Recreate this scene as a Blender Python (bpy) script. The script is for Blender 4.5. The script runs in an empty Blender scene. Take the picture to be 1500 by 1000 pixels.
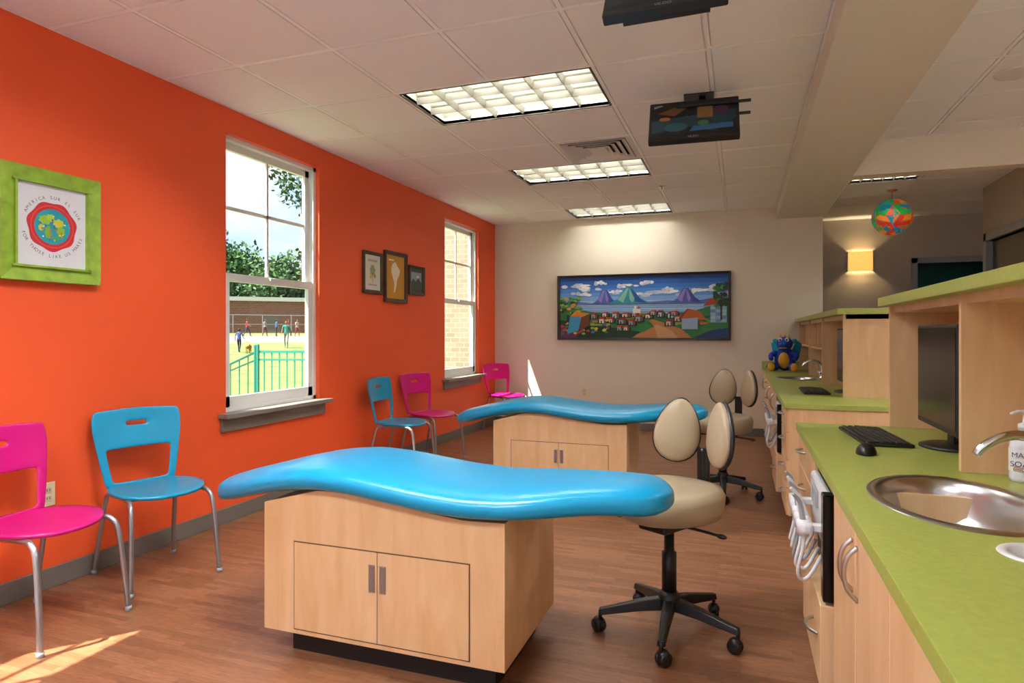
import bpy, bmesh, math, random
import numpy as np
from mathutils import Vector, Matrix, Euler
random.seed(7)
scene=bpy.context.scene
COL=scene.collection
R=math.radians
# ---------------------------------------------------------------- helpers
def s2l(c):
    return c/12.92 if c<=0.04045 else ((c+0.055)/1.055)**2.4
def hx(h):
    h=h.lstrip('#'); return tuple(s2l(int(h[i:i+2],16)/255) for i in (0,2,4))+(1.0,)
_m={}
def mat(name,h,rough=.5,metal=0.0,emit=None,es=0,spec=.5,coat=0,bump=0,bscale=200,noise=0,nscale=5):
    if name in _m: return _m[name]
    m=bpy.data.materials.new(name); m.use_nodes=True
    nt=m.node_tree; b=nt.nodes['Principled BSDF']
    c=hx(h) if isinstance(h,str) else h
    b.inputs['Base Color'].default_value=c
    b.inputs['Roughness'].default_value=rough
    b.inputs['Metallic'].default_value=metal
    b.inputs['Specular IOR Level'].default_value=spec
    b.inputs['Coat Weight'].default_value=coat
    if emit:
        b.inputs['Emission Color'].default_value=hx(emit); b.inputs['Emission Strength'].default_value=es
    if bump or noise:
        tc=nt.nodes.new('ShaderNodeTexCoord')
    if bump:
        n=nt.nodes.new('ShaderNodeTexNoise'); n.inputs['Scale'].default_value=bscale; n.inputs['Detail'].default_value=3
        nt.links.new(tc.outputs['Object'],n.inputs['Vector'])
        bp=nt.nodes.new('ShaderNodeBump'); bp.inputs['Strength'].default_value=bump; bp.inputs['Distance'].default_value=.002
        nt.links.new(n.outputs['Fac'],bp.inputs['Height']); nt.links.new(bp.outputs['Normal'],b.inputs['Normal'])
    if noise:
        n=nt.nodes.new('ShaderNodeTexNoise'); n.inputs['Scale'].default_value=nscale; n.inputs['Detail'].default_value=4
        nt.links.new(tc.outputs['Object'],n.inputs['Vector'])
        r=nt.nodes.new('ShaderNodeValToRGB')
        r.color_ramp.elements[0].position=.3; r.color_ramp.elements[1].position=.7
        r.color_ramp.elements[0].color=tuple(x*(1-noise) for x in c[:3])+(1,)
        r.color_ramp.elements[1].color=tuple(min(1,x*(1+noise)) for x in c[:3])+(1,)
        nt.links.new(n.outputs['Fac'],r.inputs['Fac']); nt.links.new(r.outputs['Color'],b.inputs['Base Color'])
    _m[name]=m; return m
def wood(name,h1,h2,rough=.4,scale=(1,1,14),axis_swap=False):
    if name in _m: return _m[name]
    m=bpy.data.materials.new(name); m.use_nodes=True; nt=m.node_tree; b=nt.nodes['Principled BSDF']
    tc=nt.nodes.new('ShaderNodeTexCoord'); mp=nt.nodes.new('ShaderNodeMapping'); mp.inputs['Scale'].default_value=scale
    n=nt.nodes.new('ShaderNodeTexNoise'); n.inputs['Scale'].default_value=2.2; n.inputs['Detail'].default_value=6; n.inputs['Roughness'].default_value=.6; n.inputs['Distortion'].default_value=.6
    r=nt.nodes.new('ShaderNodeValToRGB'); r.color_ramp.elements[0].position=.3; r.color_ramp.elements[1].position=.72
    r.color_ramp.elements[0].color=hx(h1); r.color_ramp.elements[1].color=hx(h2)
    nt.links.new(tc.outputs['Object'],mp.inputs['Vector']); nt.links.new(mp.outputs['Vector'],n.inputs['Vector'])
    nt.links.new(n.outputs['Fac'],r.inputs['Fac']); nt.links.new(r.outputs['Color'],b.inputs['Base Color'])
    b.inputs['Roughness'].default_value=rough
    _m[name]=m; return m
def grp(name,loc=(0,0,0),rz=0):
    e=bpy.data.objects.new(name,None); COL.objects.link(e); e.empty_display_size=.1
    e.location=loc; e.rotation_euler=(0,0,R(rz)); return e
def mesh(name,verts,faces,mt,parent=None,smooth=False,midx=None,edges=()):
    me=bpy.data.meshes.new(name); me.from_pydata([tuple(v) for v in verts],list(edges),[tuple(f) for f in faces]); me.update()
    o=bpy.data.objects.new(name,me); COL.objects.link(o)
    for q in (mt if isinstance(mt,(list,tuple)) else [mt]): me.materials.append(q)
    if midx:
        for p,i in zip(me.polygons,midx): p.material_index=i
    if smooth:
        for p in me.polygons: p.use_smooth=True
    if parent: o.parent=parent
    return o
BF=[(0,3,2,1),(4,5,6,7),(0,1,5,4),(1,2,6,5),(2,3,7,6),(3,0,4,7)]
def bv(x0,x1,y0,y1,z0,z1):
    return [(x0,y0,z0),(x1,y0,z0),(x1,y1,z0),(x0,y1,z0),(x0,y0,z1),(x1,y0,z1),(x1,y1,z1),(x0,y1,z1)]
def bevel(o,w,seg=2):
    m=o.modifiers.new('b','BEVEL'); m.width=w; m.segments=seg; m.limit_method='ANGLE'; return o
def box(name,x0,x1,y0,y1,z0,z1,mt,parent=None,bev=0,seg=2):
    o=mesh(name,bv(x0,x1,y0,y1,z0,z1),BF,mt,parent)
    if bev: bevel(o,bev,seg)
    return o
def boxes(name,lst,mt,parent=None,bev=0):
    V=[];F=[];MI=[]
    for b in lst:
        k=len(V); V+=bv(*b[:6]); F+=[tuple(i+k for i in f) for f in BF]; MI+=[b[6] if len(b)>6 else 0]*6
    o=mesh(name,V,F,mt,parent,midx=MI)
    if bev: bevel(o,bev,1)
    return o
def loft(name,rings,mt,parent=None,cap=True,smooth=True,sub=0):
    n=len(rings[0]); V=[v for r in rings for v in r]; F=[]
    for i in range(len(rings)-1):
        for j in range(n):
            a=i*n+j;b=i*n+(j+1)%n; F.append((a,b,b+n,a+n))
    if cap:
        F.append(tuple(range(n-1,-1,-1))); F.append(tuple((len(rings)-1)*n+j for j in range(n)))
    o=mesh(name,V,F,mt,parent,smooth)
    bm=bmesh.new(); bm.from_mesh(o.data); bmesh.ops.recalc_face_normals(bm,faces=bm.faces); bm.to_mesh(o.data); bm.free()
    if sub:
        m=o.modifiers.new('s','SUBSURF'); m.levels=sub; m.render_levels=sub
    return o
def lathe(name,prof,c,mt,parent=None,n=28,sx=1,sy=1,cap=True,axis=None):
    rings=[]
    for r,z in prof:
        rings.append([Vector((math.cos(2*math.pi*j/n)*r*sx,math.sin(2*math.pi*j/n)*r*sy,z)) for j in range(n)])
    if axis is not None:
        q=Vector(axis).to_track_quat('Z','Y').to_matrix()
        rings=[[q@v for v in r] for r in rings]
    rings=[[v+Vector(c) for v in r] for r in rings]
    return loft(name,rings,mt,parent,cap)
def cyl(name,p0,p1,r,mt,parent=None,r2=None,n=16):
    p0=Vector(p0);p1=Vector(p1);L=(p1-p0).length; r2=r if r2 is None else r2
    o=lathe(name,[(r,0),(r2,L)],p0,mt,parent,n=n,axis=(p1-p0))
    for p in o.data.polygons:
        if len(p.vertices)>4: p.use_smooth=False
    return o
def catmull(P,k=6):
    P=[Vector(p) for p in P]; Q=[P[0]*2-P[1]]+P+[P[-1]*2-P[-2]]; out=[]
    for i in range(1,len(Q)-2):
        a,b,c,d=Q[i-1:i+3]
        for j in range(k):
            t=j/k; out.append(.5*((2*b)+(c-a)*t+(2*a-5*b+4*c-d)*t*t+(3*b-a-3*c+d)*t**3))
    out.append(P[-1]); return out
def tube(name,pts,r,mt,parent=None,n=8,k=6,sm=True,rf=None):
    P=catmull(pts,k) if sm else [Vector(p) for p in pts]
    rings=[];up=None
    for i,p in enumerate(P):
        t=(P[min(i+1,len(P)-1)]-P[max(i-1,0)]).normalized()
        if up is None:
            up=t.orthogonal().normalized()
        up=(up-t*up.dot(t)).normalized(); s=t.cross(up)
        rr=r if rf is None else r*rf(i/(len(P)-1))
        rings.append([p+(up*math.cos(2*math.pi*j/n)+s*math.sin(2*math.pi*j/n))*rr for j in range(n)])
    return loft(name,rings,mt,parent)
def ell(name,c,rad,mt,parent=None,rot=(0,0,0),seg=24,rings=14,fn=None):
    bm=bmesh.new(); bmesh.ops.create_uvsphere(bm,u_segments=seg,v_segments=rings,radius=1)
    M=Euler([R(a) for a in rot]).to_matrix()
    for v in bm.verts:
        p=Vector((v.co.x*rad[0],v.co.y*rad[1],v.co.z*rad[2]))
        if fn: p=fn(p)
        v.co=M@p+Vector(c)
    me=bpy.data.meshes.new(name); bm.to_mesh(me); bm.free(); me.materials.append(mt)
    for p in me.polygons:p.use_smooth=True
    o=bpy.data.objects.new(name,me); COL.objects.link(o)
    if parent:o.parent=parent
    return o
def bake(o):
    dg=bpy.context.evaluated_depsgraph_get(); dg.update()
    me=bpy.data.meshes.new_from_object(o.evaluated_get(dg)); o.modifiers.clear(); o.data=me; return o
def cut(o,cutter):
    m=o.modifiers.new('c','BOOLEAN'); m.operation='DIFFERENCE'; m.object=cutter; m.solver='EXACT'
    bake(o); bpy.data.objects.remove(cutter)
_artm=None
def artmat():
    global _artm
    if _artm: return _artm
    m=bpy.data.materials.new('printed_art'); m.use_nodes=True; nt=m.node_tree; b=nt.nodes['Principled BSDF']
    a=nt.nodes.new('ShaderNodeVertexColor'); a.layer_name='Col'
    nt.links.new(a.outputs['Color'],b.inputs['Base Color']); b.inputs['Roughness'].default_value=.55
    _artm=m; return m
def art(name,polys,parent,sx=1,sz=1,ox=0,oz=0,y=0,step=.00012,emit=0):
    """polys: (hex,[(u,v)..]) ; plane faces local -y"""
    V=[];F=[];C=[]
    for i,(c,P) in enumerate(polys):
        ar=sum(P[j][0]*P[(j+1)%len(P)][1]-P[(j+1)%len(P)][0]*P[j][1] for j in range(len(P)))
        if ar<0: P=P[::-1]
        k=len(V); V+=[(ox+p[0]*sx,y-step*i,oz+p[1]*sz) for p in P]; F.append(tuple(range(k,k+len(P)))); C.append(hx(c))
    o=mesh(name,V,F,artmat(),parent)
    ca=o.data.color_attributes.new('Col','FLOAT_COLOR','CORNER')
    for p,c in zip(o.data.polygons,C):
        for li in p.loop_indices: ca.data[li].color=c
    return o
def rect(x0,y0,x1,y1): return [(x0,y0),(x1,y0),(x1,y1),(x0,y1)]
def circ(x,y,rx,ry=None,n=20,wob=0,ph=0):
    ry=rx if ry is None else ry
    return [(x+rx*(1+wob*math.sin(j*2*math.pi/n*7+ph))*math.cos(2*math.pi*j/n),y+ry*(1+wob*math.sin(j*2*math.pi/n*7+ph))*math.sin(2*math.pi*j/n)) for j in range(n)]
def text(name,body,size,loc,mt,parent,rot=(90,0,0),align='CENTER'):
    cu=bpy.data.curves.new(name,'FONT'); cu.body=body; cu.size=size; cu.align_x=align; cu.align_y='CENTER'
    o=bpy.data.objects.new(name,cu); COL.objects.link(o)
    dg=bpy.context.evaluated_depsgraph_get(); dg.update()
    me=bpy.data.meshes.new_from_object(o.evaluated_get(dg)); bpy.data.objects.remove(o)
    me.materials.clear(); me.materials.append(mt)
    o=bpy.data.objects.new(name,me); COL.objects.link(o); o.location=loc; o.rotation_euler=[R(a) for a in rot]; o.parent=parent
    return o
# ---------------------------------------------------------------- materials
M_or=mat('paint_orange','#E85626',.55,bump=.15,bscale=300)
M_cream=mat('paint_cream','#DBD0BC',.6,bump=.12,bscale=300)
M_beam=mat('paint_beam','#D6D1C8',.6,bump=.1,bscale=300)
M_taupe=mat('paint_taupe','#A79D90',.6,bump=.1,bscale=300)
M_base=mat('vinyl_base','#6E665E',.5)
M_white=mat('white_vinyl','#F2F2EE',.35)
M_sill=wood('sill_stain','#6A655D','#857F76',.45,(4,1,10))
M_maple=wood('maple','#CFA472','#E0BC90',.35,(6,6,1))
M_green=mat('green_laminate','#9DA64E',.38,noise=.08,nscale=60)
M_teal=mat('teal_plastic','#0C8DB2',.3)
M_pink=mat('pink_plastic','#C61074',.3)
M_vinyl=mat('turquoise_vinyl','#008DB8',.28,bump=.12,bscale=150)
M_chrome=mat('chrome','#D8D8D8',.12,1)
M_steel=mat('brushed_steel','#BDBDBA',.28,1)
M_leg=mat('silver_tube','#A0A0A3',.35,.8)
M_black=mat('black_plastic','#131313',.4)
M_blackg=mat('black_gloss','#060607',.18,spec=.3)
M_tan=mat('tan_vinyl','#AD9C7E',.4,bump=.1,bscale=120)
M_wp=mat('white_plastic','#DEDEDC',.3)
M_grey=mat('grey_plastic','#9A9C9E',.4)
M_tile=mat('acoustic_tile','#EEF0F2',.9,bump=.8,bscale=260,noise=.03,nscale=120)
M_bar=mat('ceiling_bar','#F6F7F8',.5)
M_frameg=mat('door_frame_grey','#7F8688',.4)
M_dark=mat('dark_toe','#14120F',.6)
M_txt=mat('ink_dark','#4A4A48',.6)
# floor
def floor_mat():
    m=bpy.data.materials.new('vinyl_wood_floor'); m.use_nodes=True; nt=m.node_tree; b=nt.nodes['Principled BSDF']
    tc=nt.nodes.new('ShaderNodeTexCoord')
    mp=nt.nodes.new('ShaderNodeMapping'); nt.links.new(tc.outputs['Object'],mp.inputs['Vector'])
    br=nt.nodes.new('ShaderNodeTexBrick'); br.inputs['Scale'].default_value=1; br.inputs['Brick Width'].default_value=.30; br.inputs['Row Height'].default_value=.03
    br.inputs['Mortar Size'].default_value=.0006; br.offset=.37; br.inputs['Mortar Smooth'].default_value=.3
    br.inputs['Color1'].default_value=hx('#98694A'); br.inputs['Color2'].default_value=hx('#7C5236'); br.inputs['Mortar'].default_value=hx('#664430')
    nt.links.new(mp.outputs['Vector'],br.inputs['Vector'])
    m2=nt.nodes.new('ShaderNodeMapping'); m2.inputs['Scale'].default_value=(6,45,1); nt.links.new(tc.outputs['Object'],m2.inputs['Vector'])
    n=nt.nodes.new('ShaderNodeTexNoise'); n.inputs['Scale'].default_value=3; n.inputs['Detail'].default_value=6; nt.links.new(m2.outputs['Vector'],n.inputs['Vector'])
    r=nt.nodes.new('ShaderNodeValToRGB'); r.color_ramp.elements[0].position=.3; r.color_ramp.elements[1].position=.7
    r.color_ramp.elements[0].color=(.68,.64,.6,1); r.color_ramp.elements[1].color=(1.15,1.12,1.08,1)
    nt.links.new(n.outputs['Fac'],r.inputs['Fac'])
    mx=nt.nodes.new('ShaderNodeMix'); mx.data_type='RGBA'; mx.blend_type='MULTIPLY'; mx.inputs['Factor'].default_value=.85
    nt.links.new(br.outputs['Color'],mx.inputs[6]); nt.links.new(r.outputs['Color'],mx.inputs[7])
    nt.links.new(mx.outputs[2],b.inputs['Base Color']); b.inputs['Roughness'].default_value=.42
    return m
M_floor=floor_mat()
def brick_mat(name,c1,c2,mo,sc):
    m=bpy.data.materials.new(name); m.use_nodes=True; nt=m.node_tree; b=nt.nodes['Principled BSDF']
    tc=nt.nodes.new('ShaderNodeTexCoord'); mp=nt.nodes.new('ShaderNodeMapping'); mp.inputs['Rotation'].default_value=(R(90),0,0)
    nt.links.new(tc.outputs['Object'],mp.inputs['Vector'])
    br=nt.nodes.new('ShaderNodeTexBrick'); br.inputs['Scale'].default_value=sc
    br.inputs['Color1'].default_value=hx(c1); br.inputs['Color2'].default_value=hx(c2); br.inputs['Mortar'].default_value=hx(mo)
    nt.links.new(mp.outputs['Vector'],br.inputs['Vector']); nt.links.new(br.outputs['Color'],b.inputs['Base Color']); b.inputs['Roughness'].default_value=.9
    return m
def glass_mat():
    m=bpy.data.materials.new('window_glass'); m.use_nodes=True; nt=m.node_tree; nt.nodes.clear()
    o=nt.nodes.new('ShaderNodeOutputMaterial'); t=nt.nodes.new('ShaderNodeBsdfTransparent'); g=nt.nodes.new('ShaderNodeBsdfGlossy'); g.inputs['Roughness'].default_value=.02
    mx=nt.nodes.new('ShaderNodeMixShader'); mx.inputs[0].default_value=.04
    nt.links.new(t.outputs[0],mx.inputs[1]); nt.links.new(g.outputs[0],mx.inputs[2]); nt.links.new(mx.outputs[0],o.inputs[0]); return m
M_glass=glass_mat()
# ---------------------------------------------------------------- room shell
XL,YB,H=-3.19,8.21,2.74
XR,YN,YH=3.6,-2.5,9.4
WT=.12
WIN=[(0.0,1.0),(3.32,4.31),(6.62,7.62)]
WZ=(.72,2.57)
box('floor',XL-WT,XR+.1,YN-.1,YH+.1,-.1,0,M_floor)
L=[]; y=YN-.1
for a,b in WIN:
    L.append((XL-WT,XL,y,a,-.1,3.0)); L.append((XL-WT,XL,a,b,-.1,WZ[0]-.06)); L.append((XL-WT,XL,a,b,WZ[1],3.0)); y=b
L.append((XL-WT,XL,y,YB+.15,-.1,3.0))
boxes('wall_left',L,M_or)
boxes('wall_back',[(XL,.90,YB,YB+.15,-.1,3.0),(.78,.90,YB+.15,YH,-.1,3.0)],M_cream)
box('wall_right',XR,XR+.1,YN,YH+.1,0,3.0,M_cream)
# unglazed frame behind the viewer, added to let daylight brighten the room
g=grp('window_4',(0,YN-.05,0))
boxes('daylight_opening_frame',[(x-.03,x+.03,-.05,.05,0,2.74) for x in (-3.15,-1.8,-.45,.9,2.25,3.56)]+[(XL,XR,-.05,.05,0,.08),(XL,XR,-.05,.05,2.68,3.0)],M_frameg,g)
boxes('wall_hall_back',[(.90,2.12,YH,YH+.1,0,3.0),(3.1,XR,YH,YH+.1,0,3.0),(2.12,3.1,YH,YH+.1,2.13,3.0)],M_taupe)
M_tealwall=mat('paint_dark_teal','#166E66',.6)
boxes('wall_room_beyond',[(1.6,3.6,YH+1.8,YH+1.9,0,3),(1.6,1.7,YH+.1,YH+1.8,0,3),(3.5,3.6,YH+.1,YH+1.8,0,3),(1.6,3.6,YH+.1,YH+1.9,2.6,2.7),(1.6,3.6,YH+.1,YH+1.9,-.1,0)],M_tealwall)
g=grp('door_1',(2.61,YH,0))
boxes('door_frame',[(-.56,-.49,-.03,.12,0,2.2),(.49,.56,-.03,.12,0,2.2),(-.56,.56,-.03,.12,2.13,2.2)],M_frameg,g,.004)
boxes('wall_hall_side',[(2.35,2.45,7.72,7.83,0,2.9),(2.35,2.45,6.33,6.6,0,2.9),(2.35,2.45,6.6,7.72,2.17,2.9)],M_taupe)
g=grp('door_2',(2.35,7.16,0))
boxes('door_frame',[(-.03,.13,-.56,-.49,0,2.25),(-.03,.13,.49,.56,0,2.25),(-.03,.13,-.56,.56,2.17,2.25)],M_frameg,g,.004)
boxes('dark_interior_sheet',[(.03,.07,-.49,.49,0.01,2.16)],mat('interior_shade','#3A3A38',.4),g)  # dark sheet across the opening, its colour stands for the shaded interior
# ceilings
def ceiling(name,x0,x1,y0,y1,z,gx,gy,px,py,skip):
    xs=[x0]+[gx+px*i for i in range(-20,30) if x0+.03<gx+px*i<x1-.03]+[x1]
    ys=[y0]+[gy+py*i for i in range(-20,30) if y0+.03<gy+py*i<y1-.03]+[y1]
    V=[];F=[];MI=[]
    def add(b,mi):
        k=len(V); V.extend(bv(*b)); F.extend([tuple(i+k for i in f) for f in BF]); MI.extend([mi]*6)
    for i in range(len(xs)-1):
        for j in range(len(ys)-1):
            cx=(xs[i]+xs[i+1])/2; cy=(ys[j]+ys[j+1])/2
            if any(a<cx<b and c<cy<d for a,b,c,d in skip): continue
            add((xs[i]+.018,xs[i+1]-.018,ys[j]+.018,ys[j+1]-.018,z-.0045,z+.02),0)
            add((xs[i],xs[i+1],ys[j],ys[j+1],z+.004,z+.02),0)
    for i,x in enumerate(xs):
        w=.011
        for j in range(len(ys)-1):
            cy=(ys[j]+ys[j+1])/2
            if any(a+.05<x<b-.05 and c<cy<d for a,b,c,d in skip): continue
            add((max(x-w,x0),min(x+w,x1),ys[j],ys[j+1],z-.004,z+.004),1)
    for j,yy in enumerate(ys):
        w=.011
        for i in range(len(xs)-1):
            cx=(xs[i]+xs[i+1])/2
            if any(a<cx<b and c+.05<yy<d-.05 for a,b,c,d in skip): continue
            add((xs[i],xs[i+1],max(yy-w,y0),min(yy+w,y1),z-.0045,z+.004),1)
    return mesh(name,V,F,[M_tile,M_bar],None,midx=MI)
PX,PY,GX,GY=.62,.66,-2.02,3.50
FX=[(GX,GX+2*PX,GY+PY*k,GY+PY*(k+1)) for k in (-6,-3,0,3,6)]
VENT=(GX+PX,GX+2*PX,GY+2*PY,GY+3*PY)
ceiling('ceiling',XL,.405,YN,YB,H,GX,GY,PX,PY,FX+[VENT])
RF=[(2.08,3.32,1.24,1.90),(2.08,3.32,-1.4,-.74),(2.08,3.32,3.88,4.54)]  # out-of-view fixtures, added to brighten the right side
HF=[(1.0,1.62,6.5,7.16)]
ceiling('ceiling_right',.91,XR,YN,6.18,2.89,1.46,1.24,.62,.66,RF)
ceiling('ceiling_hall',.91,XR,6.34,YH,H,1.0,6.5,.62,.66,HF)
box('trim_beam_main',.405,.91,YN,YB,2.60,2.98,M_beam)
box('trim_beam_cross',.91,XR,6.18,6.34,2.60,2.98,M_cream)
box('sun_block_roof',XL-WT,XR+.1,YN-.1,YH+.1,3.0,3.1,M_grey)  # unseen slab added over the ceilings to stop sun leaks
boxes('baseboard_left',[(XL,XL+.012,YN,YB,0,.1)],M_base,None,.003)
boxes('baseboard_back',[(XL+.012,.90,YB-.012,YB,0,.1)],M_base,None,.003)
boxes('baseboard_hall',[(.90,2.05,YH-.012,YH,0,.1)],M_base,None,.003)
# windows
M_wf=mat('window_frame','#DCDCD8',.35)
for i,(a,b) in enumerate(WIN):
    g=grp('window_%d'%(i+1),(XL-.075,(a+b)/2,0)); w=(b-a)/2; z0,z1=WZ; zm=(z0+z1)/2-.02
    B=[(-.04,.04,-w,-w+.03,z0,z1),(-.04,.04,w-.03,w,z0,z1),(-.04,.04,-w,w,z1-.03,z1),(-.04,.04,-w,w,z0,z0+.03)]
    B+=[(-.035,-.005,-w+.03,-w+.075,zm,z1-.03),(-.035,-.005,w-.075,w-.03,zm,z1-.03),(-.035,-.005,-w+.03,w-.03,z1-.08,z1-.03),(-.035,-.005,-w+.03,w-.03,zm-.02,zm+.03)]
    B+=[(-.028,-.012,-.010,.010,zm,z1-.05),(-.028,-.012,-w+.05,w-.05,(zm+z1)/2-.012,(zm+z1)/2+.012)]
    B+=[(.0,.03,-w+.03,-w+.08,z0+.03,zm),(.0,.03,w-.08,w-.03,z0+.03,zm),(.0,.03,-w+.03,w-.03,z0+.03,z0+.10),(.0,.034,-w+.03,w-.03,zm-.03,zm+.025),(.03,.05,-.04,.04,zm+.0,zm+.02)]
    boxes('frame',B,M_wf,g)
    boxes('pane',[(-.021,-.019,-w+.06,w-.06,zm,z1-.06),(.013,.015,-w+.06,w-.06,z0+.08,zm)],M_glass,g)
    box('sill_cap',-.04,.16,-w-.07,w+.07,z0-.03,z0,M_sill,g,.004)
    box('sill_apron',.076,.098,-w-.05,w+.05,z0-.12,z0-.03,M_sill,g,.003)
# ---------------------------------------------------------------- ceiling fixtures
def em_mat(name,h,s,tex=True):
    m=bpy.data.materials.new(name); m.use_nodes=True; nt=m.node_tree; nt.nodes.clear()
    o=nt.nodes.new('ShaderNodeOutputMaterial'); e=nt.nodes.new('ShaderNodeEmission'); e.inputs[0].default_value=hx(h); e.inputs[1].default_value=s
    nt.links.new(e.outputs[0],o.inputs[0]); return m
M_lamp=em_mat('lamp_tube','#F8F8F6',33)
M_lampfill=em_mat('lamp_tube_fill','#F0F5FF',165)  # tubes of the unseen fixtures added as fill light
M_refl=mat('parabolic_reflector','#A6A493',.3,.0)
M_blade=mat('parabolic_blade','#8E8B7E',.35,.3)
M_fb=mat('fixture_border','#4A4640',.4,.3)
def fixture(x0,x1,y0,y1,z,lamp):
    g=grp('ceiling_light_fixture',((x0+x1)/2,(y0+y1)/2,z)); a=(x1-x0)/2-.012; b=(y1-y0)/2-.012
    boxes('border',[(-a,a,-b,-b+.012,-.006,.02),(-a,a,b-.012,b,-.006,.02),(-a,-a+.012,-b,b,-.006,.02),(a-.012,a,-b,b,-.006,.02)],M_fb,g)
    a-=.012;b-=.012
    V=[];F=[];N=36
    for i in range(N+1):
        yy=-b+2*b*i/N; ph=(i/N*3)%1.0 if i<N else 1
        zz=.045+.055*math.sin(math.pi*ph)
        V+=[(-a,yy,zz),(a,yy,zz)]
    F=[(2*i,2*i+1,2*i+3,2*i+2) for i in range(N)]
    mesh('reflector',V,F,M_refl,g,True)
    boxes('housing',[(-a-.01,a+.01,-b-.01,b+.01,.105,.115),(-a-.01,-a,-b,b,0,.11),(a,a+.01,-b,b,0,.11),(-a,a,-b-.01,-b,0,.11),(-a,a,b,b+.01,0,.11)],M_refl,g)
    for k in range(3):
        yy=-b+2*b*(k+.5)/3
        cyl('tube_%d'%k,(-a+.02,yy,.075),(a-.02,yy,.075),.012,lamp,g,n=8)
    V=[];F=[]
    def wedge(p,q,n):
        k=len(V); p=Vector(p);q=Vector(q);n=Vector(n)
        for s in (p,q):
            V.extend([s-n*.002,s+n*.002,s+n*.014+Vector((0,0,.042)),s-n*.014+Vector((0,0,.042))])
        F.extend([tuple(i+k for i in f) for f in [(0,1,5,4),(1,2,6,5),(3,0,4,7),(2,3,7,6),(0,3,2,1),(4,5,6,7)]])
    for i in range(1,6):
        x=-a+2*a*i/6; wedge((x,-b,0),(x,b,0),(1,0,0))
    for j in range(1,3):
        yy=-b+2*b*j/3; wedge((-a,yy,0),(a,yy,0),(0,1,0))
    mesh('louver_blades',V,F,M_blade,g)
for i,f in enumerate(FX): fixture(*f,H,M_lampfill if i<2 else M_lamp)  # first two are out of view, added as extra light for the room
for f in RF: fixture(*f,2.89,M_lampfill)  # unseen fill fixtures, added for brightness
for f in HF: fixture(*f,H,M_lamp)
# supply vent
x0,x1,y0,y1=VENT; g=grp('ceiling_air_vent',((x0+x1)/2,(y0+y1)/2,H)); w=.30;w2=.32
M_vent=mat('vent_metal','#DEDBD6',.45)
V=[];F=[]
def sqring(r0,z0,r1,z1,r0y=None,r1y=None):
    k=len(V); r0y=r0y or r0; r1y=r1y or r1
    V.extend([(-r0,-r0y,z0),(r0,-r0y,z0),(r0,r0y,z0),(-r0,r0y,z0),(-r1,-r1y,z1),(r1,-r1y,z1),(r1,r1y,z1),(-r1,r1y,z1)])
    F.extend([(k+i,k+(i+1)%4,k+4+(i+1)%4,k+4+i) for i in range(4)])
sqring(.30,-.004,.26,-.004,.32,.28)
for r in (.26,.21,.16,.11): 
    sqring(r,-.014,r-.045,.012,r+.02,r-.025); 
o=mesh('louvers',V,F,M_vent,g); m=o.modifiers.new('s','SOLIDIFY'); m.thickness=.003
box('core',-.07,.07,-.08,.08,-.010,.0,M_vent,g,.01)
boxes('back_pan',[(-.3,.3,-.32,.32,.03,.04)],M_dark,g)
g=grp('ceiling_speaker',(1.64,4.85,2.89)); lathe('grille',[(.125,-.004),(.12,-.012),(.10,-.014),(.02,-.012)],(0,0,0),M_vent,g)
g=grp('ceiling_sprinkler',(-.75,6.6,H)); lathe('escutcheon',[(.035,-.005),(.03,-.012),(.01,-.02),(.008,-.04)],(0,0,0),M_chrome,g,n=16)
# ---------------------------------------------------------------- wall art
def frame(g,w,h,t,d,m,back=True,y=0):
    V=[];F=[]
    for s in (0,1):
        yy=-d if s else 0
        V.extend([(-w/2,yy,-h/2),(w/2,yy,-h/2),(w/2,yy,h/2),(-w/2,yy,h/2),(-w/2+t,yy if not s else yy*.7,-h/2+t),(w/2-t,yy if not s else yy*.7,-h/2+t),(w/2-t,yy if not s else yy*.7,h/2-t),(-w/2+t,yy if not s else yy*.7,h/2-t)])
    for i in range(4):
        j=(i+1)%4
        F+= [(8+i,8+j,12+j,12+i),(i,8+i,8+j,j)[::-1],(4+i,4+j,12+j,12+i)[::-1],(i,j,4+j,4+i)[::-1]]
    o=mesh('frame',V,F,m,g); bevel(o,.002,1); return o
g=grp('framed_globe_print',(XL,2.175,1.765),90)
M_gf=mat('distressed_green','#8AA836',.5,noise=.22,nscale=18)
W_,H_=.48,.54
frame(g,W_,H_,.075,.045,M_gf)
boxes('frame_lip',[(-.19,.19,-.05,-.03,.195,.205),(-.19,.19,-.05,-.03,-.205,-.195),(-.18,-.17,-.05,-.03,-.2,.2),(.17,.18,-.05,-.03,-.2,.2)],M_gf,g)
P=[('#DCDBDE',rect(-.18,-.2,.18,.2)),('#B8222A',circ(0,0,.118,n=72,wob=.04)),('#D04436',circ(0,0,.104,n=40)),('#B8222A',circ(0,0,.098,n=40)),('#1890A0',circ(0,0,.086,n=40))]
random.seed(3)
for (x,y,rx,ry,c) in [(-.035,.03,.03,.022,'#8DB52F'),(-.01,.045,.02,.015,'#A8C43A'),(-.02,-.03,.018,.03,'#6FA62E'),(.03,.02,.028,.02,'#C2B936'),(.04,-.02,.02,.026,'#8DB52F'),(.015,-.055,.02,.01,'#4E9B5A'),(-.055,-.01,.012,.016,'#C2B936')]:
    P.append((c,circ(x,y,rx,ry,n=21,wob=.18,ph=x*100)))
for i in range(26):
    a=random.random()*6.28; r=.07*random.random()**.5; P.append((random.choice(['#F2E24A','#E25B35','#F4F1E6','#2E5FA0','#D93A7A']),circ(r*math.cos(a),r*math.sin(a),.004,n=7)))
art('print',P,g,y=-.03)
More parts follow.
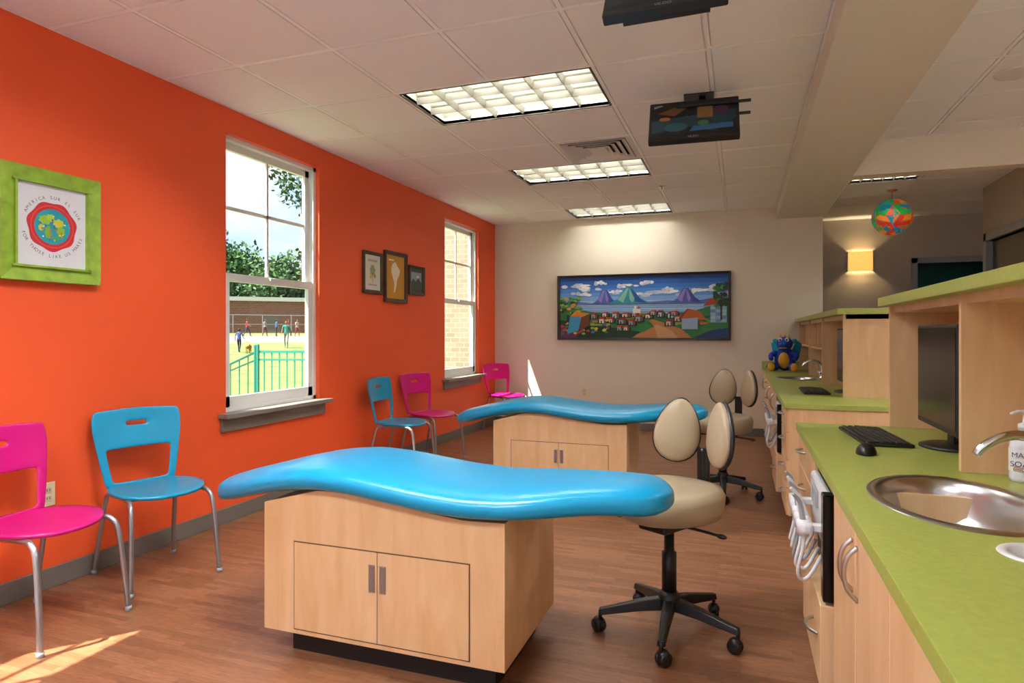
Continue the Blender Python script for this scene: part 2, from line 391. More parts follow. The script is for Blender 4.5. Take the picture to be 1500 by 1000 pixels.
def arc_text(s,r,a0,a1,size,top=True):
    n=len(s)
    for i,ch in enumerate(s):
        if ch==' ': continue
        a=a0+(a1-a0)*(i/(n-1)); th=R(a)
        o=text('letter',ch,size,(r*math.cos(th),-.0355,r*math.sin(th)),M_txt,g)
        ang=(th-math.pi/2) if top else (th+math.pi/2)
        o.rotation_euler=(Matrix.Rotation(-ang,3,'Y')@Matrix.Rotation(R(90),3,'X')).to_euler()
arc_text('AMERICA SUR EL SUR',.140,155,25,.022)
arc_text('FOR THOSE LIKE US MAKES',.145,198,342,.022,False)
M_brf=wood('rustic_brown','#3E2F22','#5B4733',.5,(6,6,6))
g=grp('framed_plant_print',(XL,5.08,1.80),90); frame(g,.32,.38,.03,.03,M_brf)
P=[('#D0CBBE',rect(-.13,-.16,.13,.16)),('#A9A18B',rect(-.08,.10,.08,.12)),('#8E9A6A',circ(0,.02,.045,.05,n=21,wob=.2)),('#D9A53A',circ(-.03,-.04,.02)),('#C9743A',circ(.035,-.03,.018)),('#6F7F55',rect(-.004,-.09,.004,.0)),('#A9A18B',rect(-.07,-.12,.07,-.105))]
art('print',P,g,y=-.012)
g=grp('framed_map_print',(XL,5.49,1.79),90); frame(g,.42,.49,.035,.035,M_brf)
P=[('#C48A26',rect(-.175,-.21,.175,.21)),('#DED5BC',[(-.05,.13),(0,.15),(.04,.11),(.09,.07),(.07,.02),(.03,-.03),(.02,-.09),(-.01,-.15),(-.03,-.15),(-.02,-.06),(-.05,-.0),(-.08,.05),(-.07,.1)]),('#DED5BC',rect(-.13,.155,-.03,.17))]
art('print',P,g,y=-.012)
g=grp('framed_landscape_print',(XL,5.92,1.79),90); frame(g,.33,.30,.03,.03,M_brf)
P=[('#39424A',rect(-.135,-.12,.135,.12)),('#8B9AA8',rect(-.11,-.085,.11,.085)),('#3B4A38',[(-.11,-.085),(.11,-.085),(.11,-.02),(.04,.03),(-.02,-.01),(-.07,.02),(-.11,-.02)]),('#D9D2C0',circ(.03,.04,.03,.012))]
art('print',P,g,y=-.012)
def big_painting():
    g=grp('lake_village_painting',(-1.20,YB,1.578)); W,Hh=2.18,.845
    M_bf=mat('painting_frame','#2A2320',.4); frame(g,W,Hh,.03,.04,M_bf)
    P=[]
    sky=['#1A4E9C','#2460B0','#3472C2','#4884CE','#5E96D6','#7AA8DC','#98BCE2']
    for i,c in enumerate(sky): P.append((c,rect(0,1-.065*(i+1),1,1-.065*i)))
    P.append(('#7FAAD8',rect(0,.40,1,.56)))
    for i in range(9): P.append((['#5C90CA','#A4C6E6','#86B0DC','#C2DAEE'][i%4],[(0,.42+.015*i),(.3,.425+.015*i),(1,.42+.015*i),(1,.43+.015*i),(.5,.432+.015*i),(0,.427+.015*i)]))
    rn=random.Random(5)
    for cx,cy,w in [(.1,.86,.08),(.2,.80,.07),(.33,.74,.06),(.42,.84,.06),(.48,.70,.08),(.55,.88,.05),(.62,.72,.09),(.68,.78,.05),(.74,.70,.07),(.84,.76,.08),(.93,.80,.06),(.14,.72,.06),(.97,.70,.05),(.26,.90,.04)]:
        for k in range(7):
            P.append((['#B8C4D6','#CCD6E2','#F0F2F6','#AFBDD2','#DEE2E8','#E8EAEE','#CDD6E2'][k],circ(cx+rn.uniform(-.9,.9)*w,cy+rn.uniform(-.5,.6)*.04,w*rn.uniform(.18,.42),rn.uniform(.012,.03),n=21,wob=.12,ph=k)))
    P.append(('#5B6FB4',[(0,.56),(.1,.60),(.2,.57),(.3,.60),(.4,.57),(.55,.58),(.66,.60),(.8,.58),(.9,.62),(1,.60),(1,.55),(0,.55)]))
    for cx,hw,top,c1,c2,c3 in [(.285,.085,.80,'#4C62B4','#8E7CC0','#3B4E9A'),(.43,.135,.83,'#2E8C9C','#7FB6A8','#25508E'),(.765,.10,.80,'#4C5CA8','#8E7CC0','#3A488C')]:
        P.append((c1,[(cx-hw,.55),(cx-hw*.5,.63),(cx-.02,top-.01),(cx-.008,top),(cx,top-.012),(cx+.012,top),(cx+hw*.5,.64),(cx+hw,.55)]))
        P.append((c2,[(cx-hw*.5,.62),(cx-.012,top-.02),(cx-.002,top-.03),(cx-hw*.15,.66),(cx-hw*.25,.57)]))
        P.append((c3,[(cx+.01,top-.01),(cx+hw*.5,.64),(cx+hw*.8,.56),(cx+hw*.3,.58)]))
        P.append((c2,[(cx+.002,top-.03),(cx+hw*.25,.64),(cx+hw*.18,.57),(cx+.005,.62)]))
    P.append(('#2F7A3E',[(0,.5),(.12,.47),(.22,.42),(.35,.40),(.5,.41),(.65,.39),(.8,.42),(.9,.5),(1,.55),(1,0),(0,0)]))
    for i in range(60):
        x=rn.uniform(.1,.95); y=rn.uniform(.18,.38); P.append((rn.choice(['#4E9A3E','#B9993A','#1F5C33','#8FB13C','#C9662E','#A84A2A','#2C6B4A','#16402A']),[(x,y),(x+rn.uniform(.02,.08),y+.01),(x+rn.uniform(.02,.06),y+.035),(x-.01,y+.03)]))
    P.append(('#B87C44',[(.42,0),(.62,0),(.80,0),(.74,.14),(.62,.26),(.57,.3),(.55,.28),(.58,.18),(.52,.1)]))
    P.append(('#C89868',[(.60,0),(.72,0),(.68,.12),(.6,.22),(.58,.2)]))
    P.append(('#1C3A24',[(0,0),(.45,0),(.5,.1),(.35,.16),(.2,.2),(0,.3)]))
    P.append(('#6A325A',[(0,0),(.1,0),(.14,.1),(.05,.2),(0,.22)]))
    P.append(('#1A3A6A',[(.8,0),(1,0),(1,.16),(.9,.12)]))
    def house(x,y,w,h,wall,roof):
        P.append(('#16241A',[(x-.008,y-.012),(x+w+.01,y-.012),(x+w+.01,y+h),(x-.008,y+h)]))
        P.append((wall,rect(x,y,x+w,y+h))); P.append(('#5E564E',rect(x+w*.62,y,x+w,y+h)))
        P.append((roof,[(x-.006,y+h),(x+w+.006,y+h),(x+w*.85,y+h*1.6),(x+w*.15,y+h*1.6)])); P.append(('#7A2414',[(x+w*.6,y+h),(x+w+.006,y+h),(x+w*.85,y+h*1.6)])); P.append(('#3A1F14',rect(x+w*.2,y,x+w*.36,y+h*.6)))
    for x,y in [(.2,.32),(.27,.35),(.33,.32),(.39,.34),(.45,.35),(.47,.27),(.53,.32),(.60,.34),(.66,.32),(.70,.27),(.68,.36),(.56,.37),(.25,.24),(.31,.25),(.37,.23),(.43,.21),(.36,.12),(.40,.12),(.65,.2),(.28,.14)]:
        house(x,y,rn.uniform(.03,.05),rn.uniform(.045,.07),rn.choice(['#D9D2C2','#C8BDA8','#B0A2A8','#A9C0CC','#8E9AA8']),rn.choice(['#B23A26','#A8331F','#C9502A','#8E2C20']))
    P.append(('#E0DBD0',rect(.455,.40,.50,.47))); P.append(('#E8E4DC',rect(.463,.47,.476,.52))); P.append(('#B23A26',[(.476,.47),(.503,.47),(.49,.51)]))
    P.append(('#7FA0BE',rect(.90,.24,.99,.56))); 
    for r_ in range(6):
        for q in range(3): P.append((rn.choice(['#95B4CE','#6C8CAC','#A7C2D8']),rect(.902+.03*q,.25+.05*r_,.928+.03*q,.292+.05*r_)))
    P.append(('#A83A1C',[(.86,.5),(.90,.62),(1,.62),(1,.54)]))
    P.append(('#8DA8C0',rect(.74,.14,.83,.32))); P.append(('#B95C1C',[(.73,.3),(.78,.46),(.84,.42),(.88,.28),(.83,.32)])); P.append(('#8E2C20',[(.78,.46),(.73,.28),(.72,.3),(.77,.46)]))
    P.append(('#3A2416',rect(.955,.28,.965,.7)))
    for i in range(34): P.append((rn.choice(['#1C4A2A','#2C6B33','#4E8C2E','#14351F']),circ(rn.uniform(.93,1.0)*.995,rn.uniform(.5,.84),.014,.035,n=14,wob=.25)))
    P.append(('#2A1A10',[(.045,.1),(.06,.1),(.055,.55),(.05,.55)]))
    for i in range(50):
        x=rn.uniform(.01,.14); P.append((rn.choice(['#0F3A1F','#1F6B33','#7FA82E','#2F8A3A','#C9922E']),circ(x,rn.uniform(.4,.66),.014,.022,n=14,wob=.25)))
    for i in range(40): P.append((rn.choice(['#7FB83A','#2F7A3E','#D9B23A','#B23A5A','#3A6AC2','#123A22']),circ(rn.uniform(.01,.32),rn.uniform(.05,.3),.012,.02,n=14,wob=.25)))
    P.append(('#3790B8',[(.05,.06),(.12,.12),(.14,.34),(.07,.36)])); P.append(('#C97E2A',[(.07,.36),(.14,.34),(.19,.4),(.1,.44)])); P.append(('#6A3A22',[(.12,.12),(.19,.2),(.19,.38),(.14,.34)]))
    Q=[(c,[(min(max(p[0],.0),1.0),min(max(p[1],0),1)) for p in pp]) for c,pp in P]
    art('canvas',Q,g,sx=W-.055,sz=Hh-.055,ox=-(W-.055)/2,oz=-(Hh-.055)/2,y=-.004,step=.00005)
big_painting()
def outlet(loc,rz):
    g=grp('wall_outlet',loc,rz); box('plate',-.036,.036,-.006,0,-.058,.058,mat('outlet_ivory','#D9CDA8',.4),g,.003)
    for z in (.02,-.02):
        box('receptacle',-.017,.017,-.009,-.005,z-.014,z+.014,mat('outlet_ivory2','#C9BD98',.4),g,.003)
        boxes('slots',[(-.008,-.005,-.0095,-.008,z-.004,z+.007),(.005,.008,-.0095,-.008,z-.004,z+.007)],M_dark,g)
outlet((XL,2.17,.46),90); outlet((-1.93,YB,.47),0)
# ---------------------------------------------------------------- treatment tables
def treat_table(dx,dy):
    g=grp('pediatric_exam_table',(dx,dy,0))
    x0,x1,y0,y1=-1.75,-.75,2.02,2.62
    box('plinth',x0+.08,x1-.06,y0+.07,y1-.07,0,.1,M_dark,g)
    XS=np.linspace(x0,x1,26)
    zc=np.interp(XS,[-1.75,-1.5,-1.3,-1.1,-.9,-.75],[.59,.655,.65,.62,.60,.605])
    V=[];n=len(XS)
    for x,z in zip(XS,zc): V+=[(x,y0,.1),(x,y0,z),(x,y1,z),(x,y1,.1)]
    F=[]
    for i in range(n-1):
        k=4*i
        for j in range(4): F.append((k+j,k+(j+1)%4,k+4+(j+1)%4,k+4+j))
    F+=[(3,2,1,0),(4*n-4,4*n-3,4*n-2,4*n-1)]
    o=mesh('cabinet',V,F,M_maple,g)
    bm=bmesh.new(); bm.from_mesh(o.data); bmesh.ops.recalc_face_normals(bm,faces=bm.faces); bm.to_mesh(o.data); bm.free()
    box('door_reveal',-1.610,-.877,y0-.0015,y0+.01,.116,.454,mat('reveal_dark','#5A4028',.6),g)
    box('door_left',-1.606,-1.2445,y0-.004,y0,.12,.45,M_maple,g,.001)
    box('door_right',-1.2415,-.881,y0-.004,y0,.12,.45,M_maple,g,.001)
    for x in (-1.277,-1.232):
        boxes('pull',[(x,x+.026,y0-.008,y0-.004,.305,.405)],M_steel,g,.001)
        boxes('pull_cup',[(x+.004,x+.022,y0-.0085,y0-.0075,.31,.40)],mat('pull_in','#9A9A98',.4,.8),g)
    XC=[-2.135,-2.125,-2.10,-2.05,-1.99]+list(np.linspace(-1.92,-.72,26))+[-.66,-.58,-.5,-.42,-.35,-.29,-.25,-.225,-.215]
    top=[(-2.15,.605),(-2.08,.628),(-1.95,.66),(-1.8,.70),(-1.65,.732),(-1.5,.747),(-1.35,.74),(-1.2,.722),(-1.05,.705),(-.9,.697),(-.75,.703),(-.6,.717),(-.45,.730),(-.3,.732),(-.2,.724)]
    hw=[(-2.14,0),(-2.125,.08),(-2.10,.125),(-2.05,.17),(-1.97,.215),(-1.85,.255),(-1.7,.28),(-1.55,.287),(-.85,.29),(-.72,.285),(-.62,.262),(-.54,.225),(-.46,.195),(-.38,.182),(-.3,.165),(-.25,.125),(-.225,.07),(-.215,.0)]
    rings=[]
    for x in XC:
        zt=float(np.interp(x,*zip(*top))); h=float(np.interp(x,*zip(*hw))); h=max(h,.012)
        e=min(1,math.sqrt(max(0.02,min((x+2.14)/.07,(-.21-x)/.07)))); th=.102*e; zm=zt-.049
        ring=[]
        for j in range(24):
            a=2*math.pi*j/24; ca,sa=math.cos(a),math.sin(a)
            yy=math.copysign(abs(ca)**.5,ca)*h; zz=math.copysign(abs(sa)**.7,sa)*th/2
            ring.append((x,2.26+yy,zm+zz+(.006*(1-(yy/max(h,.01))**2) if sa>0 else 0)))
        rings.append(ring)
    loft('cushion',rings,M_vinyl,g,sub=1)
treat_table(0,0); treat_table(0,2.45)
# ---------------------------------------------------------------- chairs
def side_chair(loc,rz,mt):
    g=grp('stacking_side_chair',(loc[0],loc[1],0),rz)
    V=[];F=[];N=12;Mm=28
    V.append((0,0,.447))
    for i in range(1,N+1):
        r=i/N
        for j in range(Mm):
            a=2*math.pi*j/Mm; ca,sa=math.cos(a),math.sin(a)
            x=.205*r*math.copysign(abs(ca)**.8,ca); yy=(.215 if x>0 else .215-.02*r*abs(ca))*r*math.copysign(abs(sa)**.8,sa)
            z=.447+.012*r*r-.018*max(0,x/.205)**3
            V.append((x,yy,z))
    for j in range(Mm): F.append((0,1+j,1+(j+1)%Mm))
    for i in range(N-1):
        for j in range(Mm):
            a=1+i*Mm+j;b=1+i*Mm+(j+1)%Mm; F.append((a,a+Mm,b+Mm,b))
    o=mesh('seat',V,F,mt,g,True)
    bm=bmesh.new(); bm.from_mesh(o.data); bmesh.ops.recalc_face_normals(bm,faces=bm.faces)
    if sum(f.normal.z for f in bm.faces)<0: bmesh.ops.reverse_faces(bm,faces=bm.faces)
    bm.to_mesh(o.data); bm.free()
    m=o.modifiers.new('s','SOLIDIFY'); m.thickness=.016; m.offset=-1
    S=[-1,-.9,-.78,-.5,-.22,-.16,0,.16,.22,.5,.78,.9,1]; T=[0,.05,.12,.3,.44,.49,.60,.74,.79,.845,.89,.95,1]
    V=[];F=[]
    for t in T:
        w=.170+.053*min(1,t/.75)**.8; w-= .012*max(0,(t-.93)/.07)
        for s in S:
            z=.445+.39*t+ (.010*(1-s*s) if t>.9 else 0)
            x=-.175-.055*t**1.2-.026*(1-s*s)*min(1,t*1.5)
            V.append((x,s*w,z))
    nS=len(S)
    for i in range(len(T)-1):
        for j in range(nS-1):
            tc=(T[i]+T[i+1])/2; sc=(S[j]+S[j+1])/2
            if .05<tc<.49 and abs(sc)<.78: continue
            if .79<tc<.845 and abs(sc)<.22: continue
            a=i*nS+j; F.append((a,a+1,a+1+nS,a+nS))
    o=mesh('backrest',V,F,mt,g,True); m=o.modifiers.new('s','SOLIDIFY'); m.thickness=.013; m.offset=0
    m=o.modifiers.new('ss','SUBSURF'); m.levels=2; m.render_levels=2
    for s in (-1,1):
        pts=[(.235,s*.215,.004),(.215,s*.205,.22),(.195,s*.198,.37),(.165,s*.19,.418),(.11,s*.18,.428),(-.05,s*.17,.428),(-.13,s*.168,.424),(-.165,s*.172,.40),(-.19,s*.18,.30),(-.225,s*.19,.15),(-.25,s*.20,.004)]
        tube('leg_frame_%d'%(s+2),pts,.0115,M_leg,g,n=10,k=5)
        for x,yy in ((.235,s*.215),(-.25,s*.20)): cyl('foot',(x,yy,0),(x,yy,.02),.014,M_grey,g,n=12)
    tube('cross_rail',[(.1,-.18,.426),(.1,.18,.426)],.009,M_leg,g,sm=False)
    tube('cross_rail_rear',[(-.1,-.165,.426),(-.1,.165,.426)],.009,M_leg,g,sm=False)
side_chair((-2.80,1.88),8,M_pink)
side_chair((-2.86,2.50),-18,M_teal)
side_chair((-2.86,5.06),4,M_teal)
side_chair((-2.88,5.70),-14,M_pink)
side_chair((-2.84,7.74),-30,M_pink)
# ---------------------------------------------------------------- stools
def stool(loc,rz):
    g=grp('dental_operator_stool',(loc[0],loc[1],0),rz)
    for k in range(5):
        a=R(72*k+30); c,s=math.cos(a),math.sin(a)
        rings=[]
        for t,w,h,z in [(.03,.028,.03,.135),(.12,.024,.026,.125),(.22,.019,.02,.105),(.29,.017,.016,.092)]:
            p=Vector((c*t,s*t,z)); q=Vector((-s,c,0))
            rings.append([p+q*w+Vector((0,0,-h)),p+q*w*.7+Vector((0,0,h*.6)),p-q*w*.7+Vector((0,0,h*.6)),p-q*w+Vector((0,0,-h))])
        o=loft('arm_%d'%k,rings,M_black,g,smooth=False); bevel(o,.005)
        cx,cy=c*.285,s*.285; b=a+R(50+40*k)
        cyl('caster_stem',(cx,cy,.05),(cx,cy,.095),.008,M_black,g,n=10)
        d=Vector((math.cos(b),math.sin(b),0)); p=Vector((cx,cy,.029))+Vector((-d.y,d.x,0))*.012
        for sg in (-1,1):
            lathe('caster_wheel',[(.012,0),(.026,.002),(.029,.008),(.026,.016),(.012,.018)],p+d*(sg*.004 if sg>0 else -.022),M_black,g,n=20,axis=d)
        ell('caster_hood',p+Vector((0,0,.012)),(.026,.026,.024),M_black,g,seg=16,rings=8)
    lathe('hub',[(.045,.11),(.048,.13),(.042,.165),(.032,.18)],(0,0,0),M_black,g)
    lathe('gas_column',[(.030,.17),(.030,.34),(.021,.345),(.021,.47)],(0,0,0),M_black,g)
    o=box('mechanism',-.11,.12,-.07,.07,.442,.486,M_black,g,.012)
    tube('lever',[(.0,-.06,.46),(.02,-.16,.455),(.03,-.24,.445)],.006,M_black,g)
    ell('lever_knob',(.03,-.245,.445),(.012,.022,.01),M_black,g)
    tube('lever_rear',[(.0,.06,.46),(-.02,.15,.455),(-.03,.22,.45)],.006,M_black,g)
    ell('lever_knob_rear',(-.03,.225,.45),(.012,.022,.01),M_black,g)
    def pear(j,n,r):
        a=2*math.pi*j/n; return r*(1+.05*math.cos(2*a)+.03*math.cos(3*a))
    rings=[];n=36
    for r,z in [(.10,.485),(.18,.488),(.205,.50),(.218,.53),(.222,.565),(.208,.596),(.17,.610),(.10,.611),(.03,.608)]:
        ring=[]
        for j in range(n):
            a=2*math.pi*j/n; rr=pear(j,n,r); x,yy=rr*math.cos(a),rr*math.sin(a)
            zz=z+ (.018*(abs(yy)/.22)**2-.016*(max(0,x)/.22)**2+.014*(max(0,-x)/.22)**2 if z>.55 else 0)
            ring.append((x,yy,zz))
        rings.append(ring)
    loft('seat',rings,M_tan,g)
    tube('back_post',[(-.05,0,.47),(-.19,0,.475),(-.245,0,.52),(-.25,0,.64),(-.245,0,.74)],.015,M_black,g)
    box('back_post_plate',-.262,-.24,-.028,.028,.50,.74,M_black,g,.006)
    for s in (-1,1):
        c=Vector((-.205,s*.104,.815)); rot=(s*9,-6,-s*34)
        def egg(p): 
            return Vector((p.x,p.y*(1-.20*p.z/.13),p.z))
        ell('back_pad_%d'%(s+2),c,(.034,.098,.140),M_tan,g,rot,fn=egg)
        Mr=Euler([R(a) for a in rot]).to_matrix()
        ell('pad_shell_%d'%(s+2),c+Mr@Vector((-.016,0,0)),(.026,.104,.146),M_black,g,rot,fn=egg)
        tube('pad_arm_%d'%(s+2),[(-.25,0,.70),(-.262,s*.04,.74),(-.25,s*.09,.79)],.012,M_black,g)
stool((-.28,2.72),240)
stool((-.13,5.17),243)
# ---------------------------------------------------------------- counters
ZC=.82; XF=.25
def arc_handle(p,vertical,g,L=.13):
    h=L/2
    if vertical: pts=[(0,0,-h),(-.022,0,-h*.6),(-.030,0,0),(-.022,0,h*.6),(0,0,h)]
    else: pts=[(0,-h,0),(-.022,-h*.6,0),(-.030,0,0),(-.022,h*.6,0),(0,h,0)]
    tube('handle',[Vector(p)+Vector(q) for q in pts],.0055,M_steel,g,n=8)
def counter(name,y0,y1,sinks,fronts,niche):
    g=grp(name,(0,0,0))
    o=box('countertop',XF,1.0,y0,y1,ZC-.035,ZC,M_green,g)
    for sx,sy,rx,ry in sinks:
        c=lathe('cutter',[(1,-.1),(1,.1)],(sx,sy,ZC),M_green,None,n=40,sx=rx,sy=ry)
        cut(o,c)
    bevel(o,.004,2)
    zb=.13
    a,b=niche
    L=[(XF+.025,.97,y0+.01,y0+.03,zb,ZC-.035),(XF+.025,.97,y1-.03,y1-.01,zb,ZC-.035),(.95,.97,y0+.01,y1-.01,zb,ZC-.035),(XF+.04,.97,y0+.01,y1-.01,zb,zb+.02)]
    L+=[(XF+.025,.97,a-.02,a,zb,ZC-.035),(XF+.025,.97,b,b+.02,zb,ZC-.035)]
    L+=[(XF+.03,XF+.05,y0+.03,a-.02,zb,ZC-.035),(XF+.03,XF+.05,b+.02,y1-.03,zb,ZC-.035)]
    boxes('carcass',L,M_maple,g)
    box('toe_kick',XF+.10,.95,y0+.03,y1-.03,0,zb,M_base,g)
    for (fa,fb,za,zb2,kind,hy) in fronts:
        box('front_panel',XF+.012,XF+.03,fa+.003,fb-.003,za+.003,zb2-.003,M_maple,g,.002,1)
        if kind=='v': arc_handle((XF+.012,hy,zb2-.11),True,g)
        if kind=='h': arc_handle((XF+.012,(fa+fb)/2,(za+zb2)/2+.02),False,g)
    return g
def drawers(a,b): return [(a,b,.64,.785,'h',0),(a,b,.47,.64,'h',0),(a,b,.30,.47,'h',0),(a,b,.13,.30,'h',0)]
def doors(a,b):
    m=(a+b)/2; return [(a,m,.13,.785,'v',m-.035),(m,b,.13,.785,'v',m+.035)]
fr=drawers(2.78,3.34)+doors(1.36,2.12)+[(.60,1.36,.47,.785,'h',0),(.6,1.36,.13,.47,'h',0)]+doors(-.49,.6)
G1=counter('sink_counter_cabinet',-.5,3.35,[(.52,1.92,.175,.265),(.545,1.50,.055,.055)],fr,(2.14,2.76))
fr=drawers(4.25,4.72)+doors(5.4,6.1)+doors(6.1,6.9)+drawers(6.9,7.4)+doors(7.4,8.19)
G2=counter('sink_counter_cabinet',4.23,8.19,[(.50,6.55,.16,.22)],fr,(4.74,5.38))
box('backsplash',.24,.9,8.192,8.205,ZC,ZC+.09,M_green,G2)
def hutch(y0,y1,divs):
    g=grp('desk_hutch_shelf',(0,0,ZC))
    box('ledge_top',.60,1.06,y0-.03,y1+.03,.55,.59,M_green,g,.003)
    L=[(.64,1.0,y-.012,y+.012,.0005,.55) for y in divs]
    L+=[(.985,1.0,y0,y1,.0005,.55),(.655,1.0,y0,y1,.52,.55)]
    boxes('panels',L,M_maple,g)
    return g
hutch(-.45,3.44-.1,[-.438,.6,1.35,2.33,3.328])
h2=hutch(4.72,8.15,[4.732,5.9,7.0,8.138])
boxes('shelf',[(.66,.985,5.9,7.0,.28,.295),(.66,.985,7.0,8.13,.28,.295),(.66,.985,7.5,7.52,.295,.52),(.66,.985,6.4,6.42,.295,.52)],M_maple,h2)
def sink(x,y,rx,ry,white=False):
    g=grp('basin_sink' if not white else 'cup_sink_ring',(x,y,ZC))
    m=M_wp if white else M_steel
    if white:
        V=[(1.35,.0005),(1.30,.004),(1.0,.004),(.92,-.01),(.85,-.04),(.2,-.045),(.05,-.045)]
    else: V=[(1.14,.0005),(1.12,.004),(1.03,.005),(.97,-.002),(.93,-.03),(.88,-.09),(.75,-.125),(.4,-.14),(.12,-.145),(.02,-.147)]
    rings=[[(math.cos(2*math.pi*j/48)*rx*k,math.sin(2*math.pi*j/48)*ry*k,z) for j in range(48)] for k,z in V]
    o=loft('bowl',rings,m,g,cap=False)
    if not white:
        lathe('drain',[(.035,-.142),(.03,-.139),(.012,-.14),(.01,-.143)],(0,0,0),M_chrome,g)
    else: lathe('drain',[(.02,-.043),(.015,-.04),(.005,-.042)],(0,0,0),M_grey,g)
sink(.52,1.92,.175,.265); sink(.545,1.50,.052,.052,True); sink(.50,6.55,.16,.22)
def faucet(x,y):
    g=grp('gooseneck_faucet',(x,y,ZC+.0005))
    lathe('base',[(.03,0),(.03,.012),(.022,.02),(.018,.05),(.015,.06)],(0,0,0),M_chrome,g)
    tube('spout',[(0,0,.05),(-.002,0,.10),(-.025,0,.150),(-.07,0,.170),(-.115,0,.16),(-.15,0,.135),(-.165,0,.115)],.012,M_chrome,g,n=12,rf=lambda t:1.25-.35*t)
    tube('lever',[(0,.0,.06),(.01,-.03,.075),(.02,-.07,.09)],.008,M_chrome,g)
    for s in (-1,1):
        lathe('handle_base',[(.02,0),(.02,.01),(.013,.02),(.013,.04),(.018,.045),(.016,.06),(.004,.065)],(0,s*.095,0),M_chrome,g,n=18)
        tube('handle_lever_%d'%(s+2),[(0,s*.095,.055),(-.02,s*.115,.06),(-.035,s*.14,.06)],.006,M_chrome,g)
faucet(.735,1.95); faucet(.71,6.55)
g=grp('hand_soap_bottle',(.775,2.24,ZC))
M_bot=mat('soap_clear','#D9DDE2',.2,coat=.5); 
lathe('bottle',[(.036,0.0005),(.038,.01),(.038,.10),(.034,.125),(.018,.14),(.015,.15)],(0,0,0),M_bot,g)
lathe('cap',[(.017,.15),(.017,.165),(.006,.17),(.005,.195),(.012,.197),(.012,.205),(.003,.207)],(0,0,0),M_wp,g,n=16)
tube('nozzle',[(0,0,.2),(-.02,-.01,.202),(-.04,-.02,.195)],.005,M_wp,g)
lathe('label',[(.0385,.03),(.0385,.095)],(0,0,0),M_wp,g,cap=False)
Mb=mat('label_blue','#2B3F73',.5)
for s,z,sz in (('MAXI',.078,.02),('SOAP',.052,.022)):
    a=R(240); text('label_text',s,sz,(.0395*math.cos(a),.0395*math.sin(a),z),Mb,g,rot=(90,0,-30))
def monitor(x,y):
    g=grp('computer_monitor',(x,y,ZC))
    box('bezel',0,.022,-.255,.255,.07,.46,M_black,g,.006)
    box('screen',-.0015,.001,-.242,.242,.092,.447,M_blackg,g)
    box('rear_shell',.02,.05,-.14,.14,.13,.38,M_black,g,.015)
    box('neck',.045,.07,-.03,.03,.01,.24,M_black,g,.006)
    lathe('stand_base',[(.12,.0005),(.12,.008),(.10,.014),(.03,.016)],(.05,0,0),M_black,g,sx=.85,sy=1)
monitor(.69,2.80); monitor(.69,5.15)
def keyboard(x,y,rz):
    g=grp('computer_keyboard',(x,y,ZC),rz)
    box('tray',-.085,.085,-.225,.225,.001,.014,M_black,g,.005)
    L=[]
    for r_ in range(6):
        for c in range(21):
            L.append((-.075+r_*.025,-.075+r_*.025+.021,-.215+c*.0205,-.215+c*.0205+.0175,.014,.021-.001*abs(r_-2)))
    boxes('keys',L,mat('key_black','#1C1C1C',.5),g,.002)
keyboard(.51,2.95,4); keyboard(.50,5.10,0)
g=grp('computer_mouse',(.42,2.56,ZC),-12)
ell('shell',(0,0,.003),(.033,.058,.036),M_black,g,fn=lambda p:Vector((p.x*(1-.1*p.y/.05),p.y,max(p.z,-.002)*(1-.25*p.y/.055))))
ell('wheel',(0,.028,.03),(.004,.01,.008),M_grey,g)
tube('cable',[(0,.053,.004),(.01,.075,.003),(.015,.095,.003)],.002,M_black,g)
def delivery(y0,y1):
    g=grp('dental_delivery_unit',(XF,(y0+y1)/2,0)); h=(y1-y0)/2-.01
    box('body',.03,.45,-h,h,.38,.76,M_black,g,.01)
    box('front_panel',.0,.03,-h+.06,h-.06,.55,.73,M_wp,g,.012)
    box('black_console',-.012,.03,-h,-h+.055,.42,.75,M_blackg,g,.005)
    box('holder_bar',-.065,-.03,-h+.08,h-.06,.60,.635,M_wp,g,.010)
    boxes('holder_arms',[(-.04,.01,-h+.10,-h+.13,.605,.63),(-.04,.01,h-.11,h-.08,.605,.63)],M_wp,g,.004)
    box('lower_door',-.02,.03,-h,h,.15,.41,M_maple,g,.003)
    arc_handle((-.02,-h+.12,.30),False,g)
    ys=np.linspace(-h+.11,h-.10,5)
    for i,y in enumerate(ys):
        m=M_wp if i%2 else M_grey
        lathe('holster_%d'%i,[(.018,-.03),(.021,0),(.021,.02),(.014,.022)],(-.058,y,.62),M_wp,g,n=16)
        tube('handpiece_%d'%i,[(-.055,y,.60),(-.062,y,.66),(-.07,y,.70),(-.09,y-.01,.725)],.009,m,g,rf=lambda t:1.2-.6*t)
        tube('hose_%d'%i,[(-.055,y,.60),(-.06,y,.54),(-.073,y+.01,.47),(-.06,y+.03,.435+.01*i),(-.035,y+.035,.45),(.0,y+.03,.52)],.006,M_wp if i!=2 else M_grey,g,k=7)
    box('control_pad',-.01,.005,-.05,.08,.65,.71,M_grey,g,.004)
delivery(2.16,2.74); delivery(4.76,5.36)
